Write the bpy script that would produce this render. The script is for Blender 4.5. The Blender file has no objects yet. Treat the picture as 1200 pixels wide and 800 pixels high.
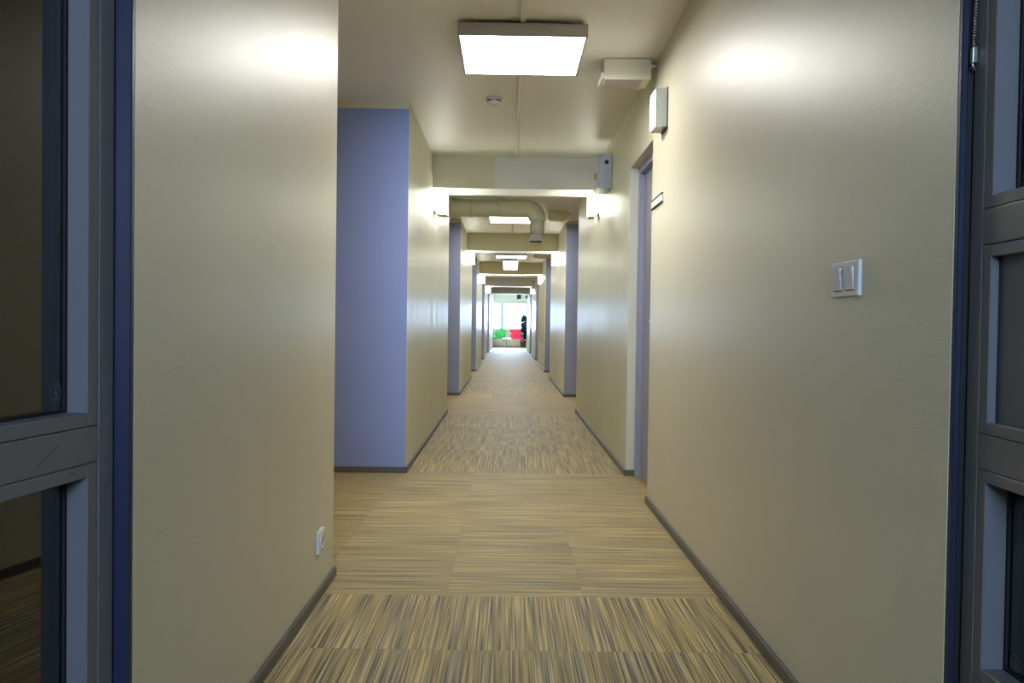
import bpy, bmesh, math, random
from mathutils import Vector, Matrix
random.seed(7)
S = bpy.context.scene
COL = S.collection
PI = math.pi

# ------------------------------------------------------------------ helpers
def srgb(r, g, b):
    def f(c):
        c /= 255.0
        return c / 12.92 if c <= 0.04045 else ((c + 0.055) / 1.055) ** 2.4
    return (f(r), f(g), f(b), 1.0)

def mat_base(name):
    m = bpy.data.materials.new(name); m.use_nodes = True
    nt = m.node_tree
    return m, nt, nt.nodes['Principled BSDF']

def N(nt, t, **kw):
    n = nt.nodes.new(t)
    for k, v in kw.items(): setattr(n, k, v)
    return n

def math_node(nt, op, a, b=None):
    n = nt.nodes.new('ShaderNodeMath'); n.operation = op
    for i, v in enumerate((a, b)):
        if v is None: continue
        if isinstance(v, (int, float)): n.inputs[i].default_value = v
        else: nt.links.new(v, n.inputs[i])
    return n.outputs[0]

def plain(name, col, rough=0.5, metal=0.0, bump=0.0, bscale=200.0, spec=0.5, var=0.0, coat=0.0):
    m, nt, b = mat_base(name)
    b.inputs['Base Color'].default_value = col
    b.inputs['Roughness'].default_value = rough
    b.inputs['Metallic'].default_value = metal
    b.inputs['Specular IOR Level'].default_value = spec
    b.inputs['Coat Weight'].default_value = coat
    g = N(nt, 'ShaderNodeNewGeometry')
    if var:
        n = N(nt, 'ShaderNodeTexNoise'); n.inputs['Scale'].default_value = 3.0; n.inputs['Detail'].default_value = 4
        nt.links.new(g.outputs['Position'], n.inputs['Vector'])
        mx = N(nt, 'ShaderNodeMix', data_type='RGBA')
        mx.inputs[6].default_value = tuple(c * (1 - var) for c in col[:3]) + (1,)
        mx.inputs[7].default_value = tuple(min(1, c * (1 + var)) for c in col[:3]) + (1,)
        nt.links.new(n.outputs['Fac'], mx.inputs[0]); nt.links.new(mx.outputs[2], b.inputs['Base Color'])
    if bump:
        n = N(nt, 'ShaderNodeTexNoise'); n.inputs['Scale'].default_value = bscale; n.inputs['Detail'].default_value = 3
        nt.links.new(g.outputs['Position'], n.inputs['Vector'])
        bp = N(nt, 'ShaderNodeBump'); bp.inputs['Strength'].default_value = bump; bp.inputs['Distance'].default_value = 0.002
        nt.links.new(n.outputs['Fac'], bp.inputs['Height']); nt.links.new(bp.outputs[0], b.inputs['Normal'])
    return m

def emit(name, col, strength):
    m, nt, b = mat_base(name)
    b.inputs['Base Color'].default_value = (0.8, 0.8, 0.8, 1)
    b.inputs['Roughness'].default_value = 0.3
    b.inputs['Emission Color'].default_value = col
    b.inputs['Emission Strength'].default_value = strength
    return m

def wall_paint(name, col, rough=0.36, streak=1.0, marks=False):
    """satin roller-painted wall: orange-peel bump and faint vertical roller streaks"""
    m, nt, b = mat_base(name)
    g = N(nt, 'ShaderNodeNewGeometry')
    b.inputs['Specular IOR Level'].default_value = 0.85
    # slow tone variation of the paint
    n = N(nt, 'ShaderNodeTexNoise'); n.inputs['Scale'].default_value = 1.3; n.inputs['Detail'].default_value = 5
    nt.links.new(g.outputs['Position'], n.inputs['Vector'])
    mx = N(nt, 'ShaderNodeMix', data_type='RGBA')
    mx.inputs[6].default_value = tuple(c * 0.94 for c in col[:3]) + (1,)
    mx.inputs[7].default_value = tuple(min(1, c * 1.05) for c in col[:3]) + (1,)
    nt.links.new(n.outputs['Fac'], mx.inputs[0])
    colour = mx.outputs[2]
    if marks:   # sparse dark scuffs: thin slanted scratches, mostly low on the wall
        mp = N(nt, 'ShaderNodeMapping'); mp.inputs['Rotation'].default_value = (0.75, 0, 0); mp.inputs['Scale'].default_value = (1, 4, 95)
        nt.links.new(g.outputs['Position'], mp.inputs['Vector'])
        s = N(nt, 'ShaderNodeTexNoise'); s.inputs['Scale'].default_value = 1.6; s.inputs['Detail'].default_value = 1
        nt.links.new(mp.outputs[0], s.inputs['Vector'])
        p = N(nt, 'ShaderNodeTexNoise'); p.inputs['Scale'].default_value = 4.5
        nt.links.new(g.outputs['Position'], p.inputs['Vector'])
        k = math_node(nt, 'MULTIPLY', math_node(nt, 'GREATER_THAN', s.outputs['Fac'], 0.725), math_node(nt, 'GREATER_THAN', p.outputs['Fac'], 0.53))
        mk = N(nt, 'ShaderNodeMix', data_type='RGBA')
        nt.links.new(math_node(nt, 'MULTIPLY', k, 0.22), mk.inputs[0])
        nt.links.new(colour, mk.inputs[6]); mk.inputs[7].default_value = srgb(70, 62, 50)
        colour = mk.outputs[2]
    nt.links.new(colour, b.inputs['Base Color'])
    # vertical streaks
    mp = N(nt, 'ShaderNodeMapping'); mp.inputs['Scale'].default_value = (26, 26, 0.55)
    nt.links.new(g.outputs['Position'], mp.inputs['Vector'])
    st = N(nt, 'ShaderNodeTexNoise'); st.inputs['Scale'].default_value = 1.0; st.inputs['Detail'].default_value = 3
    nt.links.new(mp.outputs[0], st.inputs['Vector'])
    mr = N(nt, 'ShaderNodeMapRange'); mr.inputs[1].default_value = 0.3; mr.inputs[2].default_value = 0.7
    mr.inputs[3].default_value = rough - 0.05 * streak; mr.inputs[4].default_value = rough + 0.07 * streak
    nt.links.new(st.outputs['Fac'], mr.inputs[0]); nt.links.new(mr.outputs[0], b.inputs['Roughness'])
    op = N(nt, 'ShaderNodeTexNoise'); op.inputs['Scale'].default_value = 170; op.inputs['Detail'].default_value = 2
    nt.links.new(g.outputs['Position'], op.inputs['Vector'])
    b1 = N(nt, 'ShaderNodeBump'); b1.inputs['Strength'].default_value = 0.35; b1.inputs['Distance'].default_value = 0.0015
    nt.links.new(op.outputs['Fac'], b1.inputs['Height'])
    b2 = N(nt, 'ShaderNodeBump'); b2.inputs['Strength'].default_value = 0.12 * streak; b2.inputs['Distance'].default_value = 0.003
    nt.links.new(st.outputs['Fac'], b2.inputs['Height']); nt.links.new(b1.outputs[0], b2.inputs['Normal'])
    nt.links.new(b2.outputs[0], b.inputs['Normal'])
    return m

YA, X0 = 2.985, -0.21           # carpet tile grid origin (0.5 m tiles)
def carpet():
    m, nt, b = mat_base('carpet tile')
    L = nt.links
    g = N(nt, 'ShaderNodeNewGeometry'); sp = N(nt, 'ShaderNodeSeparateXYZ'); L.new(g.outputs['Position'], sp.inputs[0])
    X, Y = sp.outputs[0], sp.outputs[1]
    tx = math_node(nt, 'DIVIDE', math_node(nt, 'SUBTRACT', X, X0), 0.5)
    ty = math_node(nt, 'DIVIDE', math_node(nt, 'SUBTRACT', Y, YA), 0.5)
    ix, iy = math_node(nt, 'FLOOR', tx), math_node(nt, 'FLOOR', ty)
    fx, fy = math_node(nt, 'FRACT', tx), math_node(nt, 'FRACT', ty)
    cv = N(nt, 'ShaderNodeCombineXYZ'); L.new(ix, cv.inputs[0]); L.new(iy, cv.inputs[1])
    wn = N(nt, 'ShaderNodeTexWhiteNoise', noise_dimensions='2D'); L.new(cv.outputs[0], wn.inputs['Vector'])
    rnd = wn.outputs['Value']
    # 5 rows with stripes across the corridor, then 7 rows with stripes along it
    ph = math_node(nt, 'FLOORED_MODULO', math_node(nt, 'SUBTRACT', Y, YA), 6.0)
    tr = math_node(nt, 'LESS_THAN', ph, 2.5)
    def pick(a, c):     # tr ? a : c
        mx = N(nt, 'ShaderNodeMix', data_type='FLOAT'); L.new(tr, mx.inputs[0]); L.new(c, mx.inputs[2]); L.new(a, mx.inputs[3]); return mx.outputs[0]
    cross, along = pick(Y, X), pick(X, Y)
    def stripes(fc, fa, off, detail=1.0):
        c = N(nt, 'ShaderNodeCombineXYZ')
        L.new(math_node(nt, 'ADD', math_node(nt, 'MULTIPLY', cross, fc), math_node(nt, 'MULTIPLY', rnd, 91.7 + off)), c.inputs[0])
        L.new(math_node(nt, 'ADD', math_node(nt, 'MULTIPLY', along, fa), math_node(nt, 'MULTIPLY', rnd, 37.3 + off)), c.inputs[1])
        c.inputs[2].default_value = off
        n = N(nt, 'ShaderNodeTexNoise'); n.inputs['Scale'].default_value = 1.0; n.inputs['Detail'].default_value = detail
        n.inputs['Roughness'].default_value = 0.4
        L.new(c.outputs[0], n.inputs['Vector']); return n.outputs['Fac']
    fine, mid, tone = stripes(235, 2.2, 0.0, 2.0), stripes(105, 1.3, 5.0), stripes(26, 0.8, 11.0)
    v = math_node(nt, 'ADD', math_node(nt, 'MULTIPLY', fine, 0.72), math_node(nt, 'MULTIPLY', mid, 0.28))
    r = N(nt, 'ShaderNodeValToRGB'); L.new(v, r.inputs[0])
    e = r.color_ramp.elements
    e[0].position = 0.36; e[0].color = srgb(86, 76, 54)
    e[1].position = 0.64; e[1].color = srgb(226, 210, 156)
    for p_, c_ in ((0.44, srgb(134, 119, 82)), (0.48, srgb(164, 148, 102)), (0.54, srgb(180, 163, 111))):
        k = e.new(p_); k.color = c_
    # yarn colours drift between ochre and mauve grey
    r2 = N(nt, 'ShaderNodeValToRGB'); L.new(tone, r2.inputs[0]); e2 = r2.color_ramp.elements
    e2[0].position = 0.36; e2[0].color = srgb(250, 234, 192); e2[1].position = 0.64; e2[1].color = srgb(232, 224, 222)
    k = e2.new(0.5); k.color = srgb(252, 240, 212)
    mx = N(nt, 'ShaderNodeMix', data_type='RGBA', blend_type='MULTIPLY'); mx.inputs[0].default_value = 1.0
    L.new(r.outputs[0], mx.inputs[6]); L.new(r2.outputs[0], mx.inputs[7])
    # pile speckle
    pn = N(nt, 'ShaderNodeTexNoise'); pn.inputs['Scale'].default_value = 330; pn.inputs['Detail'].default_value = 2; L.new(g.outputs['Position'], pn.inputs['Vector'])
    sk = N(nt, 'ShaderNodeHueSaturation'); L.new(mx.outputs[2], sk.inputs['Color'])
    mr = N(nt, 'ShaderNodeMapRange'); mr.inputs[1].default_value = 0.3; mr.inputs[2].default_value = 0.7; mr.inputs[3].default_value = 0.72; mr.inputs[4].default_value = 1.28
    L.new(pn.outputs['Fac'], mr.inputs[0]); L.new(mr.outputs[0], sk.inputs['Value'])
    # seam between tiles
    def edge(f): return math_node(nt, 'LESS_THAN', math_node(nt, 'MINIMUM', f, math_node(nt, 'SUBTRACT', 1.0, f)), 0.003)
    seam = math_node(nt, 'MULTIPLY', math_node(nt, 'MAXIMUM', edge(fx), edge(fy)), 0.25)
    ms = N(nt, 'ShaderNodeMix', data_type='RGBA'); L.new(seam, ms.inputs[0]); L.new(sk.outputs[0], ms.inputs[6]); ms.inputs[7].default_value = srgb(70, 58, 42)
    # each tile slightly its own tone
    hv = N(nt, 'ShaderNodeHueSaturation'); L.new(ms.outputs[2], hv.inputs['Color'])
    L.new(math_node(nt, 'ADD', 0.93, math_node(nt, 'MULTIPLY', rnd, 0.14)), hv.inputs['Value'])
    L.new(hv.outputs[0], b.inputs['Base Color'])
    b.inputs['Roughness'].default_value = 0.62
    b.inputs['Specular IOR Level'].default_value = 0.35
    b.inputs['Sheen Weight'].default_value = 0.22; b.inputs['Sheen Roughness'].default_value = 0.4
    h = math_node(nt, 'ADD', math_node(nt, 'MULTIPLY', pn.outputs['Fac'], 0.6), v)
    bp = N(nt, 'ShaderNodeBump'); bp.inputs['Strength'].default_value = 0.3; bp.inputs['Distance'].default_value = 0.003
    L.new(h, bp.inputs['Height']); L.new(bp.outputs[0], b.inputs['Normal'])
    return m

def glass(name, tint=(1, 1, 1, 1), ior=1.5):
    m = bpy.data.materials.new(name); m.use_nodes = True; nt = m.node_tree; nt.nodes.clear()
    o = N(nt, 'ShaderNodeOutputMaterial'); t = N(nt, 'ShaderNodeBsdfTransparent'); gl = N(nt, 'ShaderNodeBsdfGlossy')
    t.inputs[0].default_value = tint; gl.inputs['Roughness'].default_value = 0.0
    fr = N(nt, 'ShaderNodeFresnel'); fr.inputs[0].default_value = ior
    mx = N(nt, 'ShaderNodeMixShader'); nt.links.new(fr.outputs[0], mx.inputs[0])
    nt.links.new(t.outputs[0], mx.inputs[1]); nt.links.new(gl.outputs[0], mx.inputs[2]); nt.links.new(mx.outputs[0], o.inputs[0])
    return m

class MB:
    """collects shapes into one mesh"""
    def __init__(s): s.bm = bmesh.new()
    def box(s, x0, x1, y0, y1, z0, z1, mi=0, bev=0.0, seg=2):
        lo = (min(x0, x1), min(y0, y1), min(z0, z1)); hi = (max(x0, x1), max(y0, y1), max(z0, z1))
        t = bmesh.new(); bmesh.ops.create_cube(t, size=1)
        for v in t.verts: v.co = Vector([(lo[i] + hi[i]) / 2 + v.co[i] * (hi[i] - lo[i]) for i in range(3)])
        if bev: bmesh.ops.bevel(t, geom=list(t.edges), offset=bev, segments=seg, affect='EDGES', profile=0.6, clamp_overlap=True)
        s._merge(t, mi); return s
    def _merge(s, t, mi=0, M=None, smooth=False):
        vm = {v: s.bm.verts.new(M @ v.co if M else v.co) for v in t.verts}
        for f in t.faces:
            try: nf = s.bm.faces.new([vm[v] for v in f.verts])
            except ValueError: continue
            nf.material_index = mi; nf.smooth = smooth
        t.free()
    def cyl(s, a, b, r, r2=None, n=20, mi=0, caps=True, smooth=True):
        a, b = Vector(a), Vector(b); d = b - a
        t = bmesh.new(); bmesh.ops.create_cone(t, cap_ends=caps, segments=n, radius1=r, radius2=r if r2 is None else r2, depth=d.length)
        M = Matrix.Translation((a + b) / 2) @ d.to_track_quat('Z', 'Y').to_matrix().to_4x4()
        s._merge(t, mi, M)
        if smooth:
            for f in s.bm.faces[-(n + 2):] if False else []: pass
        return s
    def tube(s, pts, r, n=10, mi=0, closed=False):
        pts = [Vector(p) for p in pts]; rings = []
        up = Vector((0, 0, 1)); prev = None
        m = len(pts)
        for i, p in enumerate(pts):
            d = (pts[(i + 1) % m] - pts[i - 1]) if closed else (pts[min(i + 1, m - 1)] - pts[max(i - 1, 0)])
            d.normalize()
            if prev is None:
                a = d.orthogonal().normalized()
            else:
                a = (prev - d * prev.dot(d)).normalized()
            prev = a; c = d.cross(a)
            rr = r[i] if isinstance(r, (list, tuple)) else r
            rings.append([s.bm.verts.new(p + (a * math.cos(2 * PI * k / n) + c * math.sin(2 * PI * k / n)) * rr) for k in range(n)])
        rng = range(m) if closed else range(m - 1)
        for i in rng:
            A, B = rings[i], rings[(i + 1) % m]
            for k in range(n):
                f = s.bm.faces.new((A[k], A[(k + 1) % n], B[(k + 1) % n], B[k])); f.smooth = True; f.material_index = mi
        if not closed:
            s.bm.faces.new(rings[0][::-1]).material_index = mi; s.bm.faces.new(rings[-1]).material_index = mi
        return s
    def lathe(s, prof, c=(0, 0, 0), n=32, mi=0):
        c = Vector(c); rings = []
        for r, z in prof:
            rings.append([s.bm.verts.new(c + Vector((r * math.cos(2 * PI * k / n), r * math.sin(2 * PI * k / n), z))) for k in range(n)])
        for A, B in zip(rings, rings[1:]):
            for k in range(n):
                f = s.bm.faces.new((A[k], A[(k + 1) % n], B[(k + 1) % n], B[k])); f.smooth = True; f.material_index = mi
        s.bm.faces.new(rings[0][::-1]); s.bm.faces.new(rings[-1]); return s
    def prism(s, poly, axis, a, b, mi=0):
        """poly: 2D outline; extruded along axis from a to b"""
        def P(u, v, w): return {'x': (w, u, v), 'y': (u, w, v), 'z': (u, v, w)}[axis]
        A = [s.bm.verts.new(P(u, v, a)) for u, v in poly]; B = [s.bm.verts.new(P(u, v, b)) for u, v in poly]
        n = len(poly)
        s.bm.faces.new(A).material_index = mi; s.bm.faces.new(B[::-1]).material_index = mi
        for k in range(n): s.bm.faces.new((A[k], B[k], B[(k + 1) % n], A[(k + 1) % n])).material_index = mi
        return s
    def quad(s, vs, mi=0):
        s.bm.faces.new([s.bm.verts.new(v) for v in vs]).material_index = mi; return s
    def build(s, name, mats, parent=None, label=None, cat=None, group=None, kind=None):
        bmesh.ops.recalc_face_normals(s.bm, faces=s.bm.faces)
        me = bpy.data.meshes.new(name); s.bm.to_mesh(me); s.bm.free()
        for m in (mats if isinstance(mats, (list, tuple)) else [mats]): me.materials.append(m)
        o = bpy.data.objects.new(name, me); COL.objects.link(o)
        if parent: o.parent = parent
        tag(o, label, cat, group, kind); return o

def tag(o, label=None, cat=None, group=None, kind=None):
    if label: o['label'] = label
    if cat: o['category'] = cat
    if group: o['group'] = group
    if kind: o['kind'] = kind
    return o

def thing(name, label, cat, loc=(0, 0, 0), rz=0.0, group=None, kind=None):
    o = bpy.data.objects.new(name, None); COL.objects.link(o)
    o.location = loc; o.rotation_euler = (0, 0, rz); o.empty_display_size = 0.1
    return tag(o, label, cat, group, kind)

def dup(root, dy, label):
    """copy of a thing with its parts and sub-parts, dy further down the corridor"""
    r = root.copy(); COL.objects.link(r); r.location = root.location + Vector((0, dy, 0)); r['label'] = label
    for ch in list(root.children):
        c = ch.copy(); COL.objects.link(c); c.parent = r
        for g in ch.children:
            d = g.copy(); COL.objects.link(d); d.parent = c
    return r

# ------------------------------------------------------------------ materials
M_wall = wall_paint('cream satin wall paint', srgb(210, 204, 181), 0.40, 0.2, marks=True)
M_wallright = wall_paint('cream satin wall paint with switch', srgb(210, 204, 181), 0.40, 0.2)
M_wallfar = wall_paint('cream satin wall paint further on', srgb(209, 205, 183), 0.38, 1.3)
M_room = plain('darkened grey plaster of the entrance room', srgb(120, 116, 108), 0.7)  # walls darkened so the space behind the door glass stays dim
M_ceil = plain('pale ceiling paint', srgb(236, 234, 228), 0.5, bump=0.08, bscale=150, spec=0.35)
M_blue = wall_paint('blue wall paint', srgb(132, 146, 200), 0.40, 0.6)
M_bluefar = wall_paint('greyer blue wall paint', srgb(140, 146, 176), 0.42, 0.6)
M_beam = plain('yellowed cream beam paint', srgb(205, 197, 163), 0.5, bump=0.05)
M_beamgrey = plain('grey white beam repaint', srgb(214, 207, 194), 0.5, bump=0.05)
M_beamdark = plain('taupe beam paint', srgb(204, 200, 202), 0.5, bump=0.05)
M_base = plain('dark grey baseboard', srgb(92, 86, 78), 0.42, bump=0.05)
M_floor = carpet()
M_frame = plain('dark grey painted steel', srgb(106, 106, 110), 0.42, bump=0.06, bscale=400, spec=0.5, var=0.05)
M_jamb = plain('grey steel with blue daylight painted in', srgb(30, 37, 62), 0.4, spec=0.5)  # blue cast of the daylight put into the colour of grey steel
M_black = plain('black rubber', srgb(18, 18, 19), 0.6)  # also stands in for shade in the gap beside the right leaf
M_doorglass = glass('door glass', (0.80, 0.82, 0.80, 1), 2.2)
M_pane = glass('window glass')
M_stamp = plain('etched glass stamp', srgb(120, 120, 122), 0.8)
M_doorpaint = plain('blue grey flush door paint', srgb(148, 150, 168), 0.4, bump=0.03)
M_doorframe = plain('lilac grey door frame paint', srgb(158, 156, 186), 0.4)
M_white = plain('white plastic', srgb(226, 224, 224), 0.25, spec=0.5)
M_greybox = plain('light grey plastic', srgb(190, 190, 196), 0.4)
M_knock = plain('knockout ring grey', srgb(150, 150, 158), 0.5)
M_creambox = plain('cream painted metal', srgb(216, 210, 188), 0.35)
M_grille = plain('mauve grey grille', srgb(176, 166, 164), 0.5)
M_lampmetal = plain('pale grey lamp metal', srgb(196, 198, 186), 0.4)
M_alu = plain('brushed aluminium', srgb(176, 168, 156), 0.35, metal=0.6)
M_duct = plain('cream painted duct', srgb(206, 204, 180), 0.45)
M_steel = plain('bright steel', srgb(190, 188, 170), 0.3, metal=0.9)
M_diff = emit('lit ceiling diffuser', (1.0, 0.98, 0.925, 1), 25.0)
M_lamp = emit('lit opal lamp', (0.96, 1.0, 0.86, 1), 38.0)
M_lampface = emit('lit lamp face', (1.0, 0.98, 0.86, 1), 9.0)
M_exit = emit('lit sign face', (0.95, 1.0, 0.97, 1), 3.0)
M_exithouse = plain('slate sign housing', srgb(110, 118, 130), 0.4)
M_plate = plain('pale sign insert', srgb(222, 228, 218), 0.35)
M_red = plain('red upholstery', srgb(206, 20, 56), 0.7, bump=0.1)
M_pink = plain('pale pink armrest pad', srgb(222, 176, 190), 0.5)
M_green = plain('green upholstery', srgb(40, 150, 60), 0.7, bump=0.1)
M_tube = plain('chromed chair tube', srgb(130, 120, 130), 0.25, metal=0.7)
M_tablewhite = plain('white table laminate', srgb(235, 235, 240), 0.3)
M_pot = plain('brown clay pot', srgb(92, 52, 50), 0.6)
M_stem = plain('brown plant stem', srgb(80, 64, 44), 0.8)
M_leaf = plain('dark green leaf', srgb(24, 62, 52), 0.4, var=0.3)
M_winframe = plain('pale blue window frame', srgb(186, 200, 228), 0.4)
M_board = plain('matte cream board', srgb(206, 198, 172), 0.85, spec=0.15)

# ------------------------------------------------------------------ dimensions (metres; camera foot at the origin)
XL, XR, ZC = -0.666, 0.795, 2.445
P = 6.0
YW = 1.475          # start of the corridor walls (door frame)
YEND = 37.3
OUT = 2.4           # alcove depth line
ST = dict(kind='structure')

# floor and ceiling
MB().box(-2.6, 2.6, -3.2, YEND + 0.2, -0.1, 0.0).build('floor', M_floor, label='carpet tile floor, striped brown and ochre in alternating bays', cat='floor', **ST)
MB().box(-2.6, 2.6, -3.2, YEND + 0.2, ZC, ZC + 0.1).build('ceiling', M_ceil, label='pale smooth corridor ceiling', cat='ceiling', **ST)

def wall(name, x0, x1, y0, y1, mat, label, z0=0.0, z1=ZC, blue=False):
    M_b = M_blue if y0 < 8 else M_bluefar
    """solid wall block; with blue=True the end that faces the door (low y) is painted blue under a cream strip"""
    b = MB()
    x0, x1 = min(x0, x1), max(x0, x1)
    if not blue:
        b.box(x0, x1, y0, y1, z0, z1)
    else:
        zt = 2.397
        V = lambda x, y, z: (x, y, z)
        b.quad([V(x0, y0, z0), V(x1, y0, z0), V(x1, y0, zt), V(x0, y0, zt)], 1)
        b.quad([V(x0, y0, zt), V(x1, y0, zt), V(x1, y0, z1), V(x0, y0, z1)], 0)
        b.quad([V(x0, y1, z0), V(x1, y1, z0), V(x1, y1, z1), V(x0, y1, z1)], 0)
        b.quad([V(x0, y0, z0), V(x0, y1, z0), V(x0, y1, z1), V(x0, y0, z1)], 0)
        b.quad([V(x1, y0, z0), V(x1, y1, z0), V(x1, y1, z1), V(x1, y0, z1)], 0)
        b.quad([V(x0, y0, z1), V(x1, y0, z1), V(x1, y1, z1), V(x0, y1, z1)], 0)
        b.quad([V(x0, y0, z0), V(x1, y0, z0), V(x1, y1, z0), V(x0, y1, z0)], 0)
        bmesh.ops.remove_doubles(b.bm, verts=b.bm.verts, dist=1e-5)
    return b.build(name, [mat, M_b], label=label, cat='wall', **ST)

nth = ['nearest', 'second', 'third', 'fourth', 'fifth', 'sixth', 'seventh']
wall('wall_left', XL, -OUT, YW, 3.19, M_wall, 'cream wall on the left beside the glazed door, socket low at its end')
wall('wall_right', XR, OUT, YW, 4.61, M_wallright, 'cream wall on the right with the double light switch')
wall('wall_right', XR, OUT, 4.61, 5.45, M_wallright, 'cream wall above the recessed door on the right', 2.03, ZC)
wall('wall_right', 0.93, OUT, 4.61, 5.45, M_wall, 'wall behind the recessed door on the right', 0, 2.03)
for k in range(6):
    y0 = 5.45 + P * k
    yl = 9.2 + P * k if k < 5 else YEND
    wall('wall_left', XL, -OUT, y0, yl, M_wallfar, f'{nth[k]} cream corridor wall with a blue end on the left', blue=True)
    if k < 5:
        wall('wall_right', XR, OUT, y0, y0 + 3.98, M_wallfar, f'{nth[k]} cream corridor wall beyond the recessed door on the right', blue=(k > 0))
wall('wall_left', -OUT, -OUT - 0.12, YW, YEND, M_wallfar, 'outer wall closing the left alcoves')
b = MB(); SY0, SY1, SZ0, SZ1 = 33.7, 35.1, 0.9, 2.0      # unseen side window added to light the end room
b.box(OUT, OUT + 0.12, YW, SY0, 0, ZC); b.box(OUT, OUT + 0.12, SY1, YEND, 0, ZC); b.box(OUT, OUT + 0.12, SY0, SY1, 0, SZ0); b.box(OUT, OUT + 0.12, SY0, SY1, SZ1, ZC)
b.build('wall_right', M_wallfar, label='outer wall closing the right alcoves, with the added side window of the end room', cat='wall', **ST)
w3 = thing('added_window_3', 'added unseen side window lighting the room at the far end', 'window', (OUT + 0.06, (SY0 + SY1) / 2, SZ0), **ST)
b = MB(); hy = (SY1 - SY0) / 2; hz = SZ1 - SZ0
b.box(-0.03, 0.03, -hy, -hy + 0.05, 0, hz, bev=0.004); b.box(-0.03, 0.03, hy - 0.05, hy, 0, hz, bev=0.004)
b.box(-0.028, 0.028, -hy, hy, 0, 0.05, bev=0.004); b.box(-0.028, 0.028, -hy, hy, hz - 0.05, hz, bev=0.004); b.build('window_frame', M_winframe, w3)
MB().box(-0.003, 0.003, -hy + 0.03, hy - 0.03, 0.03, hz - 0.03).build('pane', M_pane, w3)
# entrance room behind the camera
wall('wall_left', -2.0, -2.12, -3.0, YW, M_room, 'side wall of the entrance room on the left')
wall('wall_right', 2.0, 2.12, -3.0, YW, M_room, 'side wall of the entrance room on the right')
b = MB(); b.box(-2.12, 2.12, -3.1, -3.0, 0, 1.5); b.box(-2.12, 2.12, -3.1, -3.0, 2.0, ZC)
b.box(-2.12, -0.6, -3.1, -3.0, 1.5, 2.0); b.box(0.6, 2.12, -3.1, -3.0, 1.5, 2.0)
b.build('wall_back', M_room, label='back wall of the entrance room around its added window', cat='wall', **ST)
MB().box(XL - 0.03, XR + 0.03, YW, YW + 0.12, 2.14, ZC).build('wall_front', M_wall, label='wall above the entrance double door', cat='wall', **ST)
w2 = thing('added_window_2', 'added unseen window behind the camera lighting the entrance room', 'window', (0, -3.05, 1.5), **ST)  # unseen window added to supply bluish daylight from behind
b = MB()
for x0, x1 in ((-0.6, -0.56), (0.56, 0.6)): b.box(x0, x1, -0.03, 0.03, 0, 0.5, bev=0.004)
b.box(-0.6, 0.6, -0.028, 0.028, 0, 0.04, bev=0.004); b.box(-0.6, 0.6, -0.028, 0.028, 0.46, 0.5, bev=0.004)
b.build('window_frame', M_winframe, w2)
MB().box(-0.57, 0.57, -0.003, 0.003, 0.03, 0.47).build('pane', M_pane, w2)

# end wall with the bright window
WX0, WX1, WZ0, WZ1 = -0.665, 0.87, 0.78, 2.0
b = MB(); b.box(-OUT, OUT, YEND, YEND + 0.15, 0, WZ0); b.box(-OUT, OUT, YEND, YEND + 0.15, WZ1, ZC)
b.box(-OUT, WX0, YEND, YEND + 0.15, WZ0, WZ1); b.box(WX1, OUT, YEND, YEND + 0.15, WZ0, WZ1)
b.build('wall_end', M_wallfar, label='wall closing the far end of the corridor around the window', cat='wall', **ST)
w1 = thing('window_1', 'bright two-part window at the far end of the corridor', 'window', (0, YEND + 0.08, WZ0), **ST)
b = MB(); H = WZ1 - WZ0
for x0, x1 in ((WX0, WX0 + 0.04), (-0.36, -0.17), (WX1 - 0.07, WX1)): b.box(x0, x1, -0.05, 0.05, 0, H, bev=0.006)
b.box(WX0, WX1, -0.048, 0.048, 0, 0.05, bev=0.006); b.box(WX0, WX1, -0.048, 0.048, H - 0.05, H, bev=0.006)
b.build('window_frame', M_winframe, w1)
MB().box(WX0 + 0.03, -0.32, -0.004, 0.004, 0.03, H - 0.03).build('pane', M_pane, w1)
MB().box(-0.2, WX1 - 0.04, -0.004, 0.004, 0.03, H - 0.03).build('pane', M_pane, w1)
MB().box(WX0 - 0.03, WX1 + 0.03, -0.16, -0.05, -0.03, 0.0, bev=0.005).build('window_sill', M_winframe, w1)

# baseboards
BT, BH = 0.012, 0.040
def baseboard(name, x0, x1, y0, y1, label):
    MB().box(x0, x1, y0, y1, 0.0, BH, bev=0.0025, seg=1).build(name, M_base, label=label, cat='baseboard', **ST)
baseboard('baseboard_left', XL, XL + BT, YW, 3.19 + BT, 'dark baseboard under the near left wall')
baseboard('baseboard_right', XR - BT, XR, YW, 4.61, 'dark baseboard under the right wall with the switch')
baseboard('baseboard_right', XR - BT, 0.85, 5.45 - BT, 5.45, 'short dark baseboard at the far jamb of the recessed door')
for k in range(6):
    y0 = 5.45 + P * k
    yl = 9.2 + P * k if k < 5 else YEND
    baseboard('baseboard_left', XL, XL + BT, y0, yl, f'dark baseboard along the {nth[k]} far wall on the left')
    baseboard('baseboard_left', -OUT, XL + BT, y0 - BT, y0, f'dark baseboard under the {nth[k]} blue wall on the left')
    if k < 5:
        baseboard('baseboard_right', XR - BT, XR, y0, y0 + 3.98, f'dark baseboard along the {nth[k]} far wall on the right')
        if k > 0: baseboard('baseboard_right', XR - BT, OUT, y0 - BT, y0, f'dark baseboard under the {nth[k - 1]} blue wall on the right')
baseboard('baseboard_end', -OUT, OUT, YEND - BT, YEND, 'dark baseboard under the far window')

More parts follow.
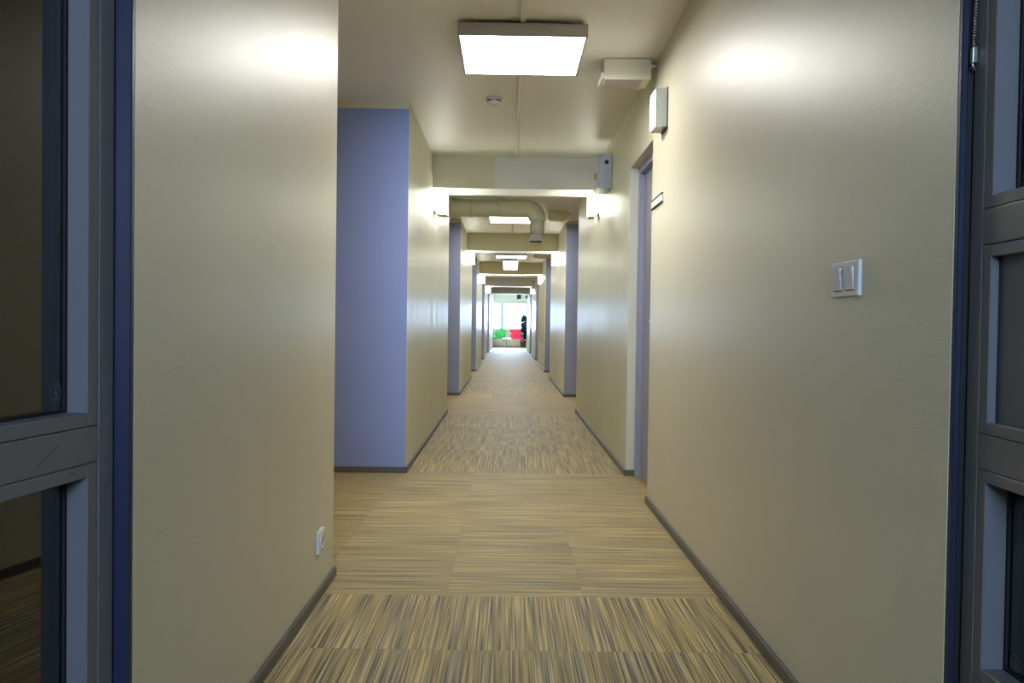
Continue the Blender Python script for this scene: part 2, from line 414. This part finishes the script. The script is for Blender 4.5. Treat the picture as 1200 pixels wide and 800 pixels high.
# ceiling beams across the corridor
BZ = 2.168
for k in range(5):
    y0, y1 = 7.18 + P * k, 7.56 + P * k
    b = MB()
    if k == 0:
        b.box(XL, -0.13, y0, y1, BZ, ZC, 0); b.box(-0.13, XR, y0, y1, BZ, ZC, 1)
        bmesh.ops.remove_doubles(b.bm, verts=b.bm.verts, dist=1e-5)
    else:
        b.box(XL, XR, y0, y1, BZ, ZC, 0 if k < 3 else 2)
    for f_ in b.bm.faces:
        if f_.calc_center_median().z < BZ + 0.001: f_.material_index = 3  # undersides coloured ceiling white to stand in for lamp glow
    lab = ['first beam across the corridor, left part yellowed and right part grey', 'second beam across the corridor, yellowed cream',
           'third beam across the corridor, yellowed cream', 'fourth beam across the corridor, taupe', 'fifth beam across the corridor, taupe'][k]
    b.build('beam', [M_beam, M_beamgrey, M_beamdark, M_ceil], label=lab, cat='beam', **ST)

# ------------------------------------------------------------------ entrance double door (leaves folded back towards the viewer)
MB().box(XL - 0.16, XL - 0.0002, YW - 0.013, YW, 0, 2.14, bev=0.002, seg=1).build('trim_1', M_jamb, label='dark grey door frame post, blue daylight in its colour, at the end of the left wall', cat='door frame', **ST)
b = MB(); b.box(XR + 0.001, XR + 0.013, YW - 0.013, YW, 0, 2.14, 0, 0.002, 1); b.box(XR + 0.013, XR + 0.12, YW - 0.004, YW, 0, 2.14, 1)  # black box stands in for the shaded gap beside the leaf
b.build('trim_2', [M_jamb, M_black], label='dark grey door frame post, blue daylight in its colour, at the end of the right wall', cat='door frame', **ST)
MB().box(XL - 0.16, XR + 0.16, YW - 0.05, YW, 2.14, 2.2, bev=0.002, seg=1).build('trim_3', M_jamb, label='dark grey head of the entrance door frame, blue daylight in its colour', cat='door frame', **ST)

def door_leaf(name, label, loc, rz, g, panes, rails, stile=0.042, bead=0.028, width=0.70, top=2.12, th=0.066):
    """panes: (z0, z1, depth, solid); rails: (z0, z1). local x runs from the hinge, y = g * depth from the seen face"""
    r = thing(name, label, 'door', loc, rz, **ST)
    D = lambda d: g * d
    for s0 in (0.0, width - stile):
        MB().box(s0, s0 + stile, D(0), D(th), 0.012, top, bev=0.0015, seg=1).build('stile', M_frame, r)
    for z0, z1 in rails:
        MB().box(stile, width - stile, D(0), D(th), z0, z1, bev=0.0022, seg=2).build('rail', M_frame, r)
    for z0, z1, dep, solid in panes:
        a, c = stile + 0.0012, width - stile - 0.0012
        e0, e1 = z0 + 0.0012, z1 - 0.0012
        q = MB()
        for d0, d1 in ((0.0006, dep - 0.0045), (dep + 0.0105, th - 0.0006)):
            if d1 - d0 < 0.004: continue
            q.box(a, a + bead, D(d0), D(d1), e0, e1, bev=0.0012, seg=1); q.box(c - bead, c, D(d0), D(d1), e0, e1, bev=0.0012, seg=1)
            q.box(a + bead, c - bead, D(d0), D(d1), e0, e0 + bead * 0.82, bev=0.0012, seg=1); q.box(a + bead, c - bead, D(d0), D(d1), e1 - bead * 0.82, e1, bev=0.0012, seg=1)
        q.build('glazing_bead', M_frame, r)
        if solid:
            MB().box(a, c, D(dep), D(dep + 0.02), e0, e1).build('panel', M_frame, r, label='solid grey middle panel')
        else:
            gk = MB(); w = 0.0045; i0, i1, j0, j1 = a + bead, c - bead, e0 + bead * 0.82, e1 - bead * 0.82
            for d0, d1 in ((dep - 0.0045, dep), (dep + 0.006, dep + 0.0105)):
                gk.box(a, i0 + w, D(d0), D(d1), e0, e1); gk.box(i1 - w, c, D(d0), D(d1), e0, e1)
                gk.box(i0 + w, i1 - w, D(d0), D(d1), e0, j0 + w); gk.box(i0 + w, i1 - w, D(d0), D(d1), j1 - w, e1)
            gk.build('gasket', M_black, r, label='black rubber gasket')
            MB().box(a, c, D(dep), D(dep + 0.006), e0, e1).build('pane', M_doorglass, r)
    return r

def stamp(parent, s, z, d, g):
    """round etched safety-glass stamp: ring and cross strokes"""
    b = MB(); n = 36; y = g * (d - 0.0004)
    for R0, R1 in ((0.0128, 0.0140),):
        for k in range(n):
            a, c = 2 * PI * k / n, 2 * PI * (k + 1) / n
            b.quad([(s + R * math.cos(t), y, z + R * math.sin(t)) for R, t in ((R0, a), (R1, a), (R1, c), (R0, c))])
    for x0, x1, z0, z1 in ((-0.0008, 0.0008, -0.006, 0.007), (-0.006, 0.006, -0.001, 0.0004), (-0.004, 0.004, -0.009, -0.0078), (-0.003, 0.003, 0.0085, 0.0095)):
        b.quad([(s + x0, y, z + z0), (s + x1, y, z + z0), (s + x1, y, z + z1), (s + x0, y, z + z1)])
    b.build('safety_stamp', M_stamp, parent, label='round etched glass stamp')

dl = door_leaf('door_1', 'dark grey glazed door leaf open against the left, one middle rail, scratched', (-0.694, 1.457, 0), math.atan2(-1, -0.124), -1,
               [(0.83 - 0.0245, 2.05, 0.043, False), (0.33, 0.7445, 0.043, False)], [(0.012, 0.33), (0.7445, 0.8055), (2.05, 2.12)])
stamp(dl, 0.094, 0.865, 0.043, -1)
dr = door_leaf('door_2', 'dark grey glazed door leaf open against the right, two rails around a solid panel', (0.8205, 1.466, 0), math.atan2(-1, -0.026), 1,
               [(1.197, 2.05, 0.0445, False), (0.81, 1.136, 0.02, True), (0.387, 0.75, 0.0435, False)],
               [(0.012, 0.387), (0.75, 0.81), (1.136, 1.197), (2.05, 2.12)], stile=0.04, bead=0.025)
stamp(dr, 0.0945, 0.43, 0.0435, 1)
# scratches on the rail of the left leaf
b = MB()
for s, z, l, a in ((0.075, 0.786, 0.010, 0.9), (0.078, 0.784, 0.008, 0.7), (0.02, 0.745, 0.016, 0.5), (0.016, 0.70, 0.02, 0.55), (0.03, 0.66, 0.012, 0.6), (0.17, 0.772, 0.055, 0.5), (0.11, 0.734, 0.02, -0.3)):
    dx, dz = l * math.cos(a) / 2, l * math.sin(a) / 2
    b.quad([(s - dx, 0.0004, z + dz), (s + dx, 0.0004, z - dz), (s + dx, 0.0004, z - dz + 0.0011), (s - dx, 0.0004, z + dz + 0.0011)])
b.build('scratch', M_black, dl, label='dark scratches in the paint', kind='stuff')

# armoured cable loop between frame and right leaf
t = thing('door_cable', 'coiled metal door cable hanging in the gap beside the right glazed door', 'cable', (0.8165, 1.462, 1.47))
b = MB(); turns = 60; pts = []
for i in range(turns * 6 + 1):
    u = i / 6; a = 2 * PI * u
    cx = -0.004 + 0.010 * (u / turns); cz = 0.012 + 0.30 * (u / turns)
    pts.append((cx + 0.0028 * math.cos(a), -0.006 + 0.0028 * math.sin(a), cz))
b.tube(pts, 0.0012, 5); b.build('coil', M_steel, t)
b = MB(); b.box(-0.008, 0.002, -0.011, 0.0, -0.012, 0.016, bev=0.002); b.tube([(-0.006, -0.005, -0.004), (-0.005, -0.006, -0.016), (0.0, -0.006, -0.024)], 0.0022, 8)
b.build('clamp', M_steel, t)

# ------------------------------------------------------------------ recessed flush door on the right
d3 = thing('door_3', 'blue grey flush door set deep in the right wall recess', 'door', (0.885, 5.03, 0), **ST)
b = MB(); b.box(-0.035, 0.045, 0.37, 0.4195, 0, 2.029, bev=0.002, seg=1); b.box(-0.035, 0.045, -0.4195, -0.37, 0, 2.029, bev=0.002, seg=1)
b.box(-0.035, 0.045, -0.37, 0.37, 1.985, 2.029, bev=0.002, seg=1)
b.build('door_frame', M_doorframe, d3, label='lilac grey frame')
MB().box(0.0, 0.04, -0.368, 0.368, 0.006, 1.983, bev=0.002, seg=1).build('door_leaf', M_doorpaint, d3)
b = MB(); b.cyl((0.0, -0.30, 1.02), (-0.045, -0.30, 1.02), 0.009); b.tube([(-0.045, -0.30, 1.02), (-0.05, -0.29, 1.02), (-0.05, -0.19, 1.02)], 0.009, 12)
b.build('door_handle', M_steel, d3)

# ------------------------------------------------------------------ ceiling lights
LY = 4.27
t = thing('ceiling_light', 'nearest square lit ceiling light, largest in view', 'ceiling light', (0.053, LY, ZC), 0, 'ceiling lights')
w = 0.312; b = MB()
z0, z1 = -0.08, -0.018
f = 0.012
b.box(-w, w, -w, -w + f, z0, z1, bev=0.002, seg=1); b.box(-w, w, w - f, w, z0, z1, bev=0.002, seg=1)
b.box(-w, -w + f, -w + f, w - f, z0, z1, bev=0.002, seg=1); b.box(w - f, w, -w + f, w - f, z0, z1, bev=0.002, seg=1)
b.box(-w + f, w - f, -w + f, w - f, z1 - 0.006, z1 - 0.001)
b.build('housing', M_alu, t)
MB().box(-w + f, w - f, -w + f, w - f, z0 + 0.002, z0 + 0.008).build('diffuser', M_diff, t)
for sx in (-0.2, 0.2):
    for sy in (-0.24, 0.24):
        MB().cyl((sx, sy, z1 - 0.002), (sx, sy, -0.0), 0.012, n=12).build('spacer', M_steel, t)
LYS = [LY, 10.88, 16.75, 22.6, 28.6]
for k in range(1, 5):
    dup(t, LYS[k] - LY, f'{nth[k]} square lit ceiling light down the corridor')

# cable trunking on the ceiling
def trunk(y0, y1, label):
    b = MB(); b.box(0.041, 0.065, y0, y1, ZC - 0.014, ZC, bev=0.003); b.build('cable_trunking', M_white, label=label, cat='trunking', group='cable trunking on the ceiling')
trunk(1.6, LY - w + 0.02, 'pale cable trunking on the ceiling before the nearest ceiling light')
for k in range(5):
    trunk(LYS[k] + w - 0.02, 7.18 + P * k, f'pale cable trunking on the ceiling between {nth[k]} ceiling light and {["first", "second", "third", "fourth", "fifth"][k]} beam')

# ------------------------------------------------------------------ cream ceiling boxes beside the right wall
t = thing('ceiling_box', 'cream metal box under the ceiling beside the right wall, nearest one, before the recessed door', 'ceiling box', (0.632, 4.5, ZC), 0, 'ceiling boxes')
b = MB(); b.prism([(0.0, -0.004), (0.0, -0.100), (0.012, -0.112), (0.19, -0.112), (0.2, -0.10), (0.2, -0.004)], 'x', -0.128, 0.128)
bmesh.ops.bevel(b.bm, geom=list(b.bm.edges), offset=0.004, segments=2, affect='EDGES')
b.build('housing', M_creambox, t)
MB().box(-0.115, 0.085, 0.016, 0.185, -0.1145, -0.110, bev=0.001, seg=1).build('bottom_panel', M_grille, t, label='mauve grey underside panel')
b = MB(); b.tube([(-0.128, 0.01, -0.085), (-0.134, 0.05, -0.095), (-0.136, 0.12, -0.1), (-0.134, 0.19, -0.095), (-0.128, 0.2, -0.085)], 0.012, 10)  # white end imitates light caught on the left edge of the box
b.build('lit_end', M_white, t, label='rounded end, coloured white for the light it catches')
b = MB(); b.cyl((0.12, 0.03, -0.035), (0.163, 0.03, -0.035), 0.010, n=12); b.cyl((0.126, 0.03, -0.035), (0.14, 0.03, -0.035), 0.015, n=12)
b.build('cable_gland', M_steel, t)
for k, lab in ((1, 'cream metal box under the ceiling beside the duct elbow'), (2, 'cream metal box under the ceiling beside the hanging lit sign'),
               (3, 'cream metal box under the ceiling past the third beam'), (4, 'cream metal box under the ceiling past the fourth beam')):
    dup(t, P * k, lab)

# ------------------------------------------------------------------ wall lamps
t = thing('wall_light', 'small wall light with grey sides above the door nameplate on the right', 'wall light', (XR, 4.19, 2.1))
b = MB(); b.box(-0.062, -0.003, 0.0, 0.012, -0.098, 0.098, bev=0.002); b.box(-0.062, -0.003, 0.138, 0.15, -0.098, 0.098, bev=0.002)
b.box(-0.062, -0.003, 0.012, 0.138, 0.088, 0.098, bev=0.002); b.box(-0.062, -0.003, 0.012, 0.138, -0.098, -0.09, bev=0.002); b.box(-0.012, -0.003, 0.012, 0.138, -0.098, 0.088)
b.build('housing', M_lampmetal, t)
MB().box(-0.0, -0.004, -0.004, 0.154, -0.105, 0.102).build('backplate', M_black, t, label='dark backplate')
MB().box(-0.066, -0.013, 0.013, 0.137, -0.09, 0.087, bev=0.003).build('diffuser', M_lampface, t, label='glowing white face')

def beam_lamp(side, label):
    X = XL if side < 0 else XR; g = -side
    t = thing('wall_light', label, 'wall light', (X, 7.37, 2.06), 0, 'opal wall lights under the beams')
    dep = 0.115 if side < 0 else 0.092
    b = MB(); b.prism([(0, 0.10), (0, -0.072), (g * 0.036, -0.112), (g * 0.036, -0.106), (g * 0.007, -0.070), (g * 0.007, 0.10)] if g > 0 else
                      [(0, 0.10), (g * 0.007, 0.10), (g * 0.007, -0.070), (g * 0.036, -0.106), (g * 0.036, -0.112), (0, -0.072)], 'y', -0.095, 0.095)
    b.build('backplate', M_black, t, label='thin dark backplate')
    b = MB(); b.prism([(g * 0.009, 0.092), (g * dep, 0.092), (g * dep, -0.10), (g * 0.042, -0.10), (g * 0.009, -0.066)], 'y', -0.085, 0.085)
    bmesh.ops.bevel(b.bm, geom=list(b.bm.edges), offset=0.006, segments=2, affect='EDGES')
    b.build('diffuser', M_lamp, t)
    MB().box(g * 0.04, g * (dep + 0.004), -0.08, 0.08, -0.108, -0.1015, bev=0.001, seg=1).build('bottom_cap', M_lampmetal, t)
    return t
tl = beam_lamp(-1, 'opal wall light glowing on the left wall under the first beam')
tr_ = beam_lamp(1, 'opal wall light glowing on the right wall under the first beam, below the grey box')
for k, nm in ((1, 'second'), (2, 'third'), (3, 'fourth')):
    dup(tl, P * k, f'opal wall light glowing on the left wall under the {nm} beam')
    dup(tr_, P * k, f'opal wall light glowing on the right wall under the {nm} beam')

# ------------------------------------------------------------------ grey junction box at the first beam
def jbox(y, label):
    t = thing('mounted_junction_box', label, 'junction box', (XR, y, 2.06), 0, 'grey junction boxes')
    b = MB(); b.box(-0.100, -0.001, 0.0, 0.30, 0.0, 0.262, bev=0.008, seg=3); b.build('housing', M_greybox, t)
    MB().box(-0.112, -0.099, 0.006, 0.294, 0.006, 0.256, bev=0.004).build('lid', M_greybox, t)
    b = MB(); b.cyl((-0.042, 0.002, 0.205), (-0.042, -0.0025, 0.205), 0.017, n=24); b.build('cable_hole', M_black, t, label='black cable hole')
    for z in (0.13, 0.062):
        b = MB(); b.tube([(-0.042 + 0.016 * math.cos(2 * PI * k / 28), -0.0005, z + 0.016 * math.sin(2 * PI * k / 28)) for k in range(28)], 0.0014, 6, closed=True)
        b.build('knockout', M_knock, t)
    b = MB(); b.tube([(-0.112 - 0.016 * math.sin(PI * k / 10), 0.04, 0.10 + 0.022 * math.cos(PI * k / 10)) for k in range(11)], 0.003, 8)
    b.build('latch', M_black, t, label='dark latch ring')
    return t
jbox(6.44, 'grey junction box with round knockouts on the right wall before the first beam')
jbox(24.3, 'small pale grey box high on the right wall before the fourth beam')

# smoke detector
t = thing('smoke_detector', 'white round smoke detector on the ceiling behind the nearest ceiling light', 'smoke detector', (-0.107, 5.34, ZC))
MB().lathe([(0.001, 0.0), (0.052, 0.0), (0.052, -0.012), (0.046, -0.016)], n=40).build('base', M_white, t)
MB().lathe([(0.046, -0.016), (0.044, -0.03), (0.03, -0.04), (0.001, -0.042)], n=40).build('cover', M_white, t)
for a0, a1 in ((-1.95, -2.75 - 0.0), (-1.25, -0.55)):
    b = MB(); b.tube([(0.0475 * math.cos(a0 + (a1 - a0) * k / 8), 0.0475 * math.sin(a0 + (a1 - a0) * k / 8), -0.021) for k in range(9)], 0.0035, 6)
    b.build('air_slot', M_black, t, label='dark air slot')

# light switch, socket, nameplate
t = thing('light_switch', 'white double rocker light switch on the right wall', 'light switch', (XR, 1.93, 1.105))
b = MB(); b.box(-0.009, 0.0, -0.078, 0.078, -0.041, 0.041, bev=0.003, seg=3); b.build('faceplate', M_white, t)
for c in (-0.0345, 0.0345):
    b = MB()
    b.prism([(-0.0105, -0.027), (-0.0165, 0.027), (-0.006, 0.027), (-0.006, -0.027)], 'y', c - 0.0225, c + 0.0225)
    bmesh.ops.bevel(b.bm, geom=list(b.bm.edges), offset=0.0012, segments=2, affect='EDGES')
    b.build('rocker', M_white, t)
    MB().box(-0.0094, -0.005, c - 0.0238, c + 0.0238, -0.0283, 0.0283).build('rocker_gap', M_black, t, label='dark gap around the rocker')
t = thing('power_socket', 'white power socket low on the near left wall', 'socket', (XL, 2.945, 0.205))
b = MB(); b.box(0.0, 0.011, -0.041, 0.041, -0.041, 0.041, bev=0.003, seg=3); b.build('faceplate', M_white, t)
b = MB(); b.cyl((0.009, 0, 0), (0.0118, 0, 0), 0.0215, n=28); b.build('recess', M_grille, t, label='grey round recess')
b = MB()
b.tube([(0.012, 0.0225 * math.cos(2 * PI * k / 28), 0.0225 * math.sin(2 * PI * k / 28)) for k in range(28)], 0.0022, 6, closed=True)
b.build('recess_rim', M_white, t)
for z in (-0.0095, 0.0095):
    MB().cyl((0.0112, z, 0), (0.0123, z, 0), 0.0028, n=12).build('pin_hole', M_black, t)
t = thing('door_sign', 'narrow pale nameplate with dark edges on the right wall beside the recessed door', 'nameplate', (XR, 4.435, 1.66))
MB().box(-0.006, 0.0, -0.155, 0.155, -0.019, 0.019, bev=0.001, seg=1).build('insert', M_plate, t)
for z in (-0.022, 0.022):
    MB().box(-0.009, 0.0, -0.158, 0.158, z - 0.0032, z + 0.0032, bev=0.001, seg=1).build('edge_strip', M_black, t, label='dark edge strip')

# ------------------------------------------------------------------ ventilation duct in the second bay
DY, DZ, DR = 9.62, 2.338, 0.098
t = thing('air_duct', 'cream round air duct crossing from the left alcove with an elbow turned down', 'air duct', (0, DY, 0))
pts = [(-2.39, 0, DZ), (-1.5, 0, DZ), (-0.8, 0, DZ), (0.2, 0, DZ)]
ex, er = 0.2, 0.125
for k in range(1, 10):
    a = PI / 2 * k / 9; pts.append((ex + er * math.sin(a), 0, DZ - er + er * math.cos(a)))
MB().tube(pts, DR, 28).build('pipe', M_duct, t)
MB().tube([(ex + er, 0, DZ - er + 0.004), (ex + er, 0, 2.04)], 0.084, 28).build('spigot', M_duct, t)
b = MB(); b.tube([(ex + er, 0, DZ - er + 0.012), (ex + er, 0, DZ - er - 0.012)], 0.101, 28); b.build('collar', M_duct, t)
b = MB(); b.box(ex + er - 0.085, ex + er + 0.062, -0.075, 0.075, 1.965, 2.043, bev=0.004); b.build('outlet_box', M_grille, t, label='greyer outlet box')
MB().box(ex + er - 0.08, ex + er + 0.057, -0.07, 0.07, 1.957, 1.966).build('slot', M_black, t, label='dark outlet slot')
b = MB(); b.tube([(-0.112, -DR * math.sin(PI * k / 12) * 1.03, DZ - DR * 1.03 * math.cos(PI * k / 12)) for k in range(13)], 0.004, 6)
b.box(-0.122, -0.102, -DR - 0.012, -DR + 0.006, 2.36, ZC); b.build('strap', M_steel, t)
MB().tube([(-0.45, 0, DZ), (-0.42, 0, DZ)], DR + 0.004, 28).build('collar', M_duct, t)

# ------------------------------------------------------------------ lit sign in the third bay, sign boxes at the far end
t = thing('exit_sign', 'small lit white sign hanging under the ceiling in the third bay', 'sign', (0.045, 18.0, 2.18))
b = MB(); b.box(-0.15, 0.15, 0.0, 0.06, 0.215, 0.265, bev=0.006); b.build('housing', M_exithouse, t)
b = MB(); b.prism([(-0.175, 0.215), (0.175, 0.215), (0.160, 0.02), (0.145, 0.0), (-0.145, 0.0), (-0.160, 0.02)], 'y', 0.012, 0.05)
b.build('frame', M_exithouse, t)
b = MB(); b.prism([(-0.163, 0.205), (0.163, 0.205), (0.150, 0.025), (0.14, 0.013), (-0.14, 0.013), (-0.150, 0.025)], 'y', 0.004, 0.0115)
b.build('lit_face', M_exit, t)
for sx in (-0.1, 0.1): MB().cyl((sx, 0.03, 0.26), (sx, 0.03, 0.265), 0.012, n=10).build('hanger', M_steel, t)
for x, z0, z1, wd, lab in ((0.455, 2.06, 2.27, 0.19, 'dark square box hung from the ceiling at the far end, left of two'),
                           (0.79, 2.08, 2.24, 0.13, 'dark square box hung from the ceiling at the far end, right of two')):
    t = thing('hanging_box', lab, 'hanging box', (x, 34.2, z0), 0, 'hanging boxes at the far end')
    MB().box(-wd / 2, wd / 2, 0, 0.14, 0, z1 - z0, bev=0.008).build('housing', M_exithouse, t)
    MB().cyl((0, 0.07, z1 - z0 - 0.005), (0, 0.07, ZC - z0), 0.012, n=12).build('hanger_rod', M_steel, t)
    MB().box(-wd / 2 + 0.015, wd / 2 - 0.015, -0.004, 0.002, 0.015, z1 - z0 - 0.015, bev=0.002, seg=1).build('front_panel', M_black, t)

# cream board on the right wall of the fourth module
t = thing('wall_board', 'long matte cream board on the right wall past the lit sign', 'board', (XR, 19.45, 0.6))
MB().box(-0.018, 0.0, -1.7, 1.7, 0, 1.38, bev=0.003).build('panel', M_board, t)

# ------------------------------------------------------------------ far seating group
def armchair(name, label, x, y, rz, cloth, arm):
    t = thing(name, label, 'chair', (x, y, 0), rz, 'armchairs by the far window')
    b = MB(); b.box(-0.235, 0.235, -0.24, 0.22, 0.39, 0.46, bev=0.025, seg=3); b.build('seat', cloth, t)
    b = MB()
    t_ = bmesh.new(); bmesh.ops.create_cube(t_, size=1)
    for v in t_.verts: v.co = Vector((v.co.x * 0.47, v.co.y * 0.06, v.co.z * 0.40))
    bmesh.ops.bevel(t_, geom=list(t_.edges), offset=0.025, segments=3, affect='EDGES')
    b._merge(t_, 0, Matrix.Translation((0, 0.24, 0.64)) @ Matrix.Rotation(-0.22, 4, 'X'))
    b.build('backrest', cloth, t)
    for s in (-1, 1):
        X = s * 0.262
        MB().tube([(X, -0.22, 0.0), (X, -0.225, 0.30), (X, -0.225, 0.62)], 0.011, 10).build('leg', M_tube, t)
        MB().tube([(X, 0.29, 0.0), (X, 0.25, 0.30), (X, 0.25, 0.62)], 0.011, 10).build('leg', M_tube, t)
        b = MB(); b.box(X - 0.022, X + 0.022, -0.25, 0.27, 0.62, 0.645, bev=0.01); b.build('armrest', arm, t)
        for ya, yb in ((-0.225, -0.2), (0.25, 0.19)): MB().cyl((X, ya, 0.42), (s * 0.22, yb, 0.42), 0.009, n=8).build('seat_frame', M_tube, t)
    return t
armchair('armchair', 'red upholstered armchair by the far window', 0.375, 36.12, 0.12, M_red, M_pink)
armchair('armchair', 'green upholstered armchair by the far window', -0.38, 36.3, -0.4, M_green, M_green)
t = thing('side_table', 'small white low table between the green and red armchairs', 'table', (-0.03, 35.6, 0))
MB().box(-0.17, 0.17, -0.17, 0.17, 0.395, 0.42, bev=0.006).build('tabletop', M_tablewhite, t)
for sx in (-0.14, 0.14):
    for sy in (-0.14, 0.14): MB().cyl((sx, sy, 0), (sx * 0.9, sy * 0.9, 0.396), 0.011, n=10).build('leg', M_exithouse, t)
t = thing('potted_plant', 'tall dark green plant in a brown pot right of the red armchair', 'plant', (0.70, 36.94, 0))
MB().lathe([(0.001, 0.0), (0.10, 0.0), (0.13, 0.28), (0.14, 0.30), (0.12, 0.30), (0.11, 0.26), (0.001, 0.26)], n=28).build('pot', M_pot, t)
b = MB()
stems = []
for k in range(6):
    a = 2 * PI * k / 6; lean = 0.07 + 0.05 * (k % 2); h = 1.12 + 0.2 * ((k * 37) % 5) / 5
    pts = [(0.02 * math.cos(a), 0.02 * math.sin(a), 0.25)] + [(math.cos(a) * lean * q, math.sin(a) * lean * q, 0.25 + h * q) for q in (0.33, 0.66, 1.0)]
    b.tube(pts, [0.014, 0.011, 0.009, 0.005], 7); stems.append(pts)
b.build('stem', M_stem, t)
b = MB()
for pts in stems:
    for j in range(150):
        q = 0.12 + 0.88 * j / 149
        i = min(int(q * 3), 2); u = q * 3 - i
        base = Vector(pts[i]).lerp(Vector(pts[i + 1]), u)
        a = random.uniform(0, 2 * PI); L = random.uniform(0.12, 0.21); wd = L * 0.32
        d = Vector((math.cos(a), math.sin(a), random.uniform(-0.1, 0.6))).normalized(); sd = d.cross(Vector((0, 0, 1))).normalized(); up = sd.cross(d)
        droop = Vector((0, 0, -1))
        m1 = base + d * L * 0.4; tip = base + d * L + droop * L * 0.35
        vs = [b.bm.verts.new(p) for p in (base, m1 + sd * wd + up * 0.008, m1, m1 - sd * wd + up * 0.008, tip)]
        b.bm.faces.new((vs[0], vs[1], vs[2])); b.bm.faces.new((vs[0], vs[2], vs[3])); b.bm.faces.new((vs[1], vs[4], vs[2])); b.bm.faces.new((vs[2], vs[4], vs[3]))
b.build('foliage', M_leaf, t)

# ------------------------------------------------------------------ daylight
W = bpy.data.worlds.new('overcast sky'); S.world = W; W.use_nodes = True
bg = W.node_tree.nodes['Background']; bg.inputs[0].default_value = (0.49, 0.71, 1.0, 1); bg.inputs[1].default_value = 115.0
def portal(name, loc, rot, sx, sy):
    l = bpy.data.lights.new(name, 'AREA'); l.shape = 'RECTANGLE'; l.size = sx; l.size_y = sy; l.cycles.is_portal = True
    o = bpy.data.objects.new(name, l); COL.objects.link(o); o.location = loc; o.rotation_euler = rot
portal('far_window_daylight', ((WX0 + WX1) / 2, YEND + 0.16, (WZ0 + WZ1) / 2), (-PI / 2, 0, 0), WX1 - WX0, WZ1 - WZ0)
portal('added_side_window_daylight', (OUT + 0.13, (SY0 + SY1) / 2, (SZ0 + SZ1) / 2), (0, PI / 2, 0), SZ1 - SZ0, SY1 - SY0)
portal('added_entrance_window_daylight', (0, -3.11, 1.75), (PI / 2, 0, 0), 1.2, 0.5)

# ------------------------------------------------------------------ camera (fitted to the photograph)
f, Hc, yaw, pit, rol = 966.7, 0.9865, 0.0055, -0.0197, 0.0138
cy, sy, cp, sp_ = math.cos(yaw), math.sin(yaw), math.cos(pit), math.sin(pit)
fw = Vector((sy * cp, cy * cp, sp_)); rt = Vector((cy, -sy, 0)); up = rt.cross(fw)
r2 = math.cos(rol) * rt + math.sin(rol) * up; u2 = -math.sin(rol) * rt + math.cos(rol) * up
cam = bpy.data.cameras.new('camera'); co = bpy.data.objects.new('camera', cam); COL.objects.link(co)
R = Matrix((r2, u2, -fw)).transposed().to_4x4(); R.translation = (0, 0, Hc); co.matrix_world = R
cam.sensor_width = 36; cam.sensor_fit = 'HORIZONTAL'; cam.lens = f / 1200 * 36; cam.clip_start = 0.02; cam.clip_end = 200
S.camera = co
S.view_settings.view_transform = 'Standard'; S.view_settings.look = 'None'; S.view_settings.gamma = 1.0
S.view_settings.use_curve_mapping = False; S.view_settings.exposure = 0.0
S.cycles.use_denoising = True
S.cycles.max_bounces = 10; S.cycles.diffuse_bounces = 5; S.cycles.glossy_bounces = 5; S.cycles.transparent_max_bounces = 16
S.cycles.sample_clamp_indirect = 8.0
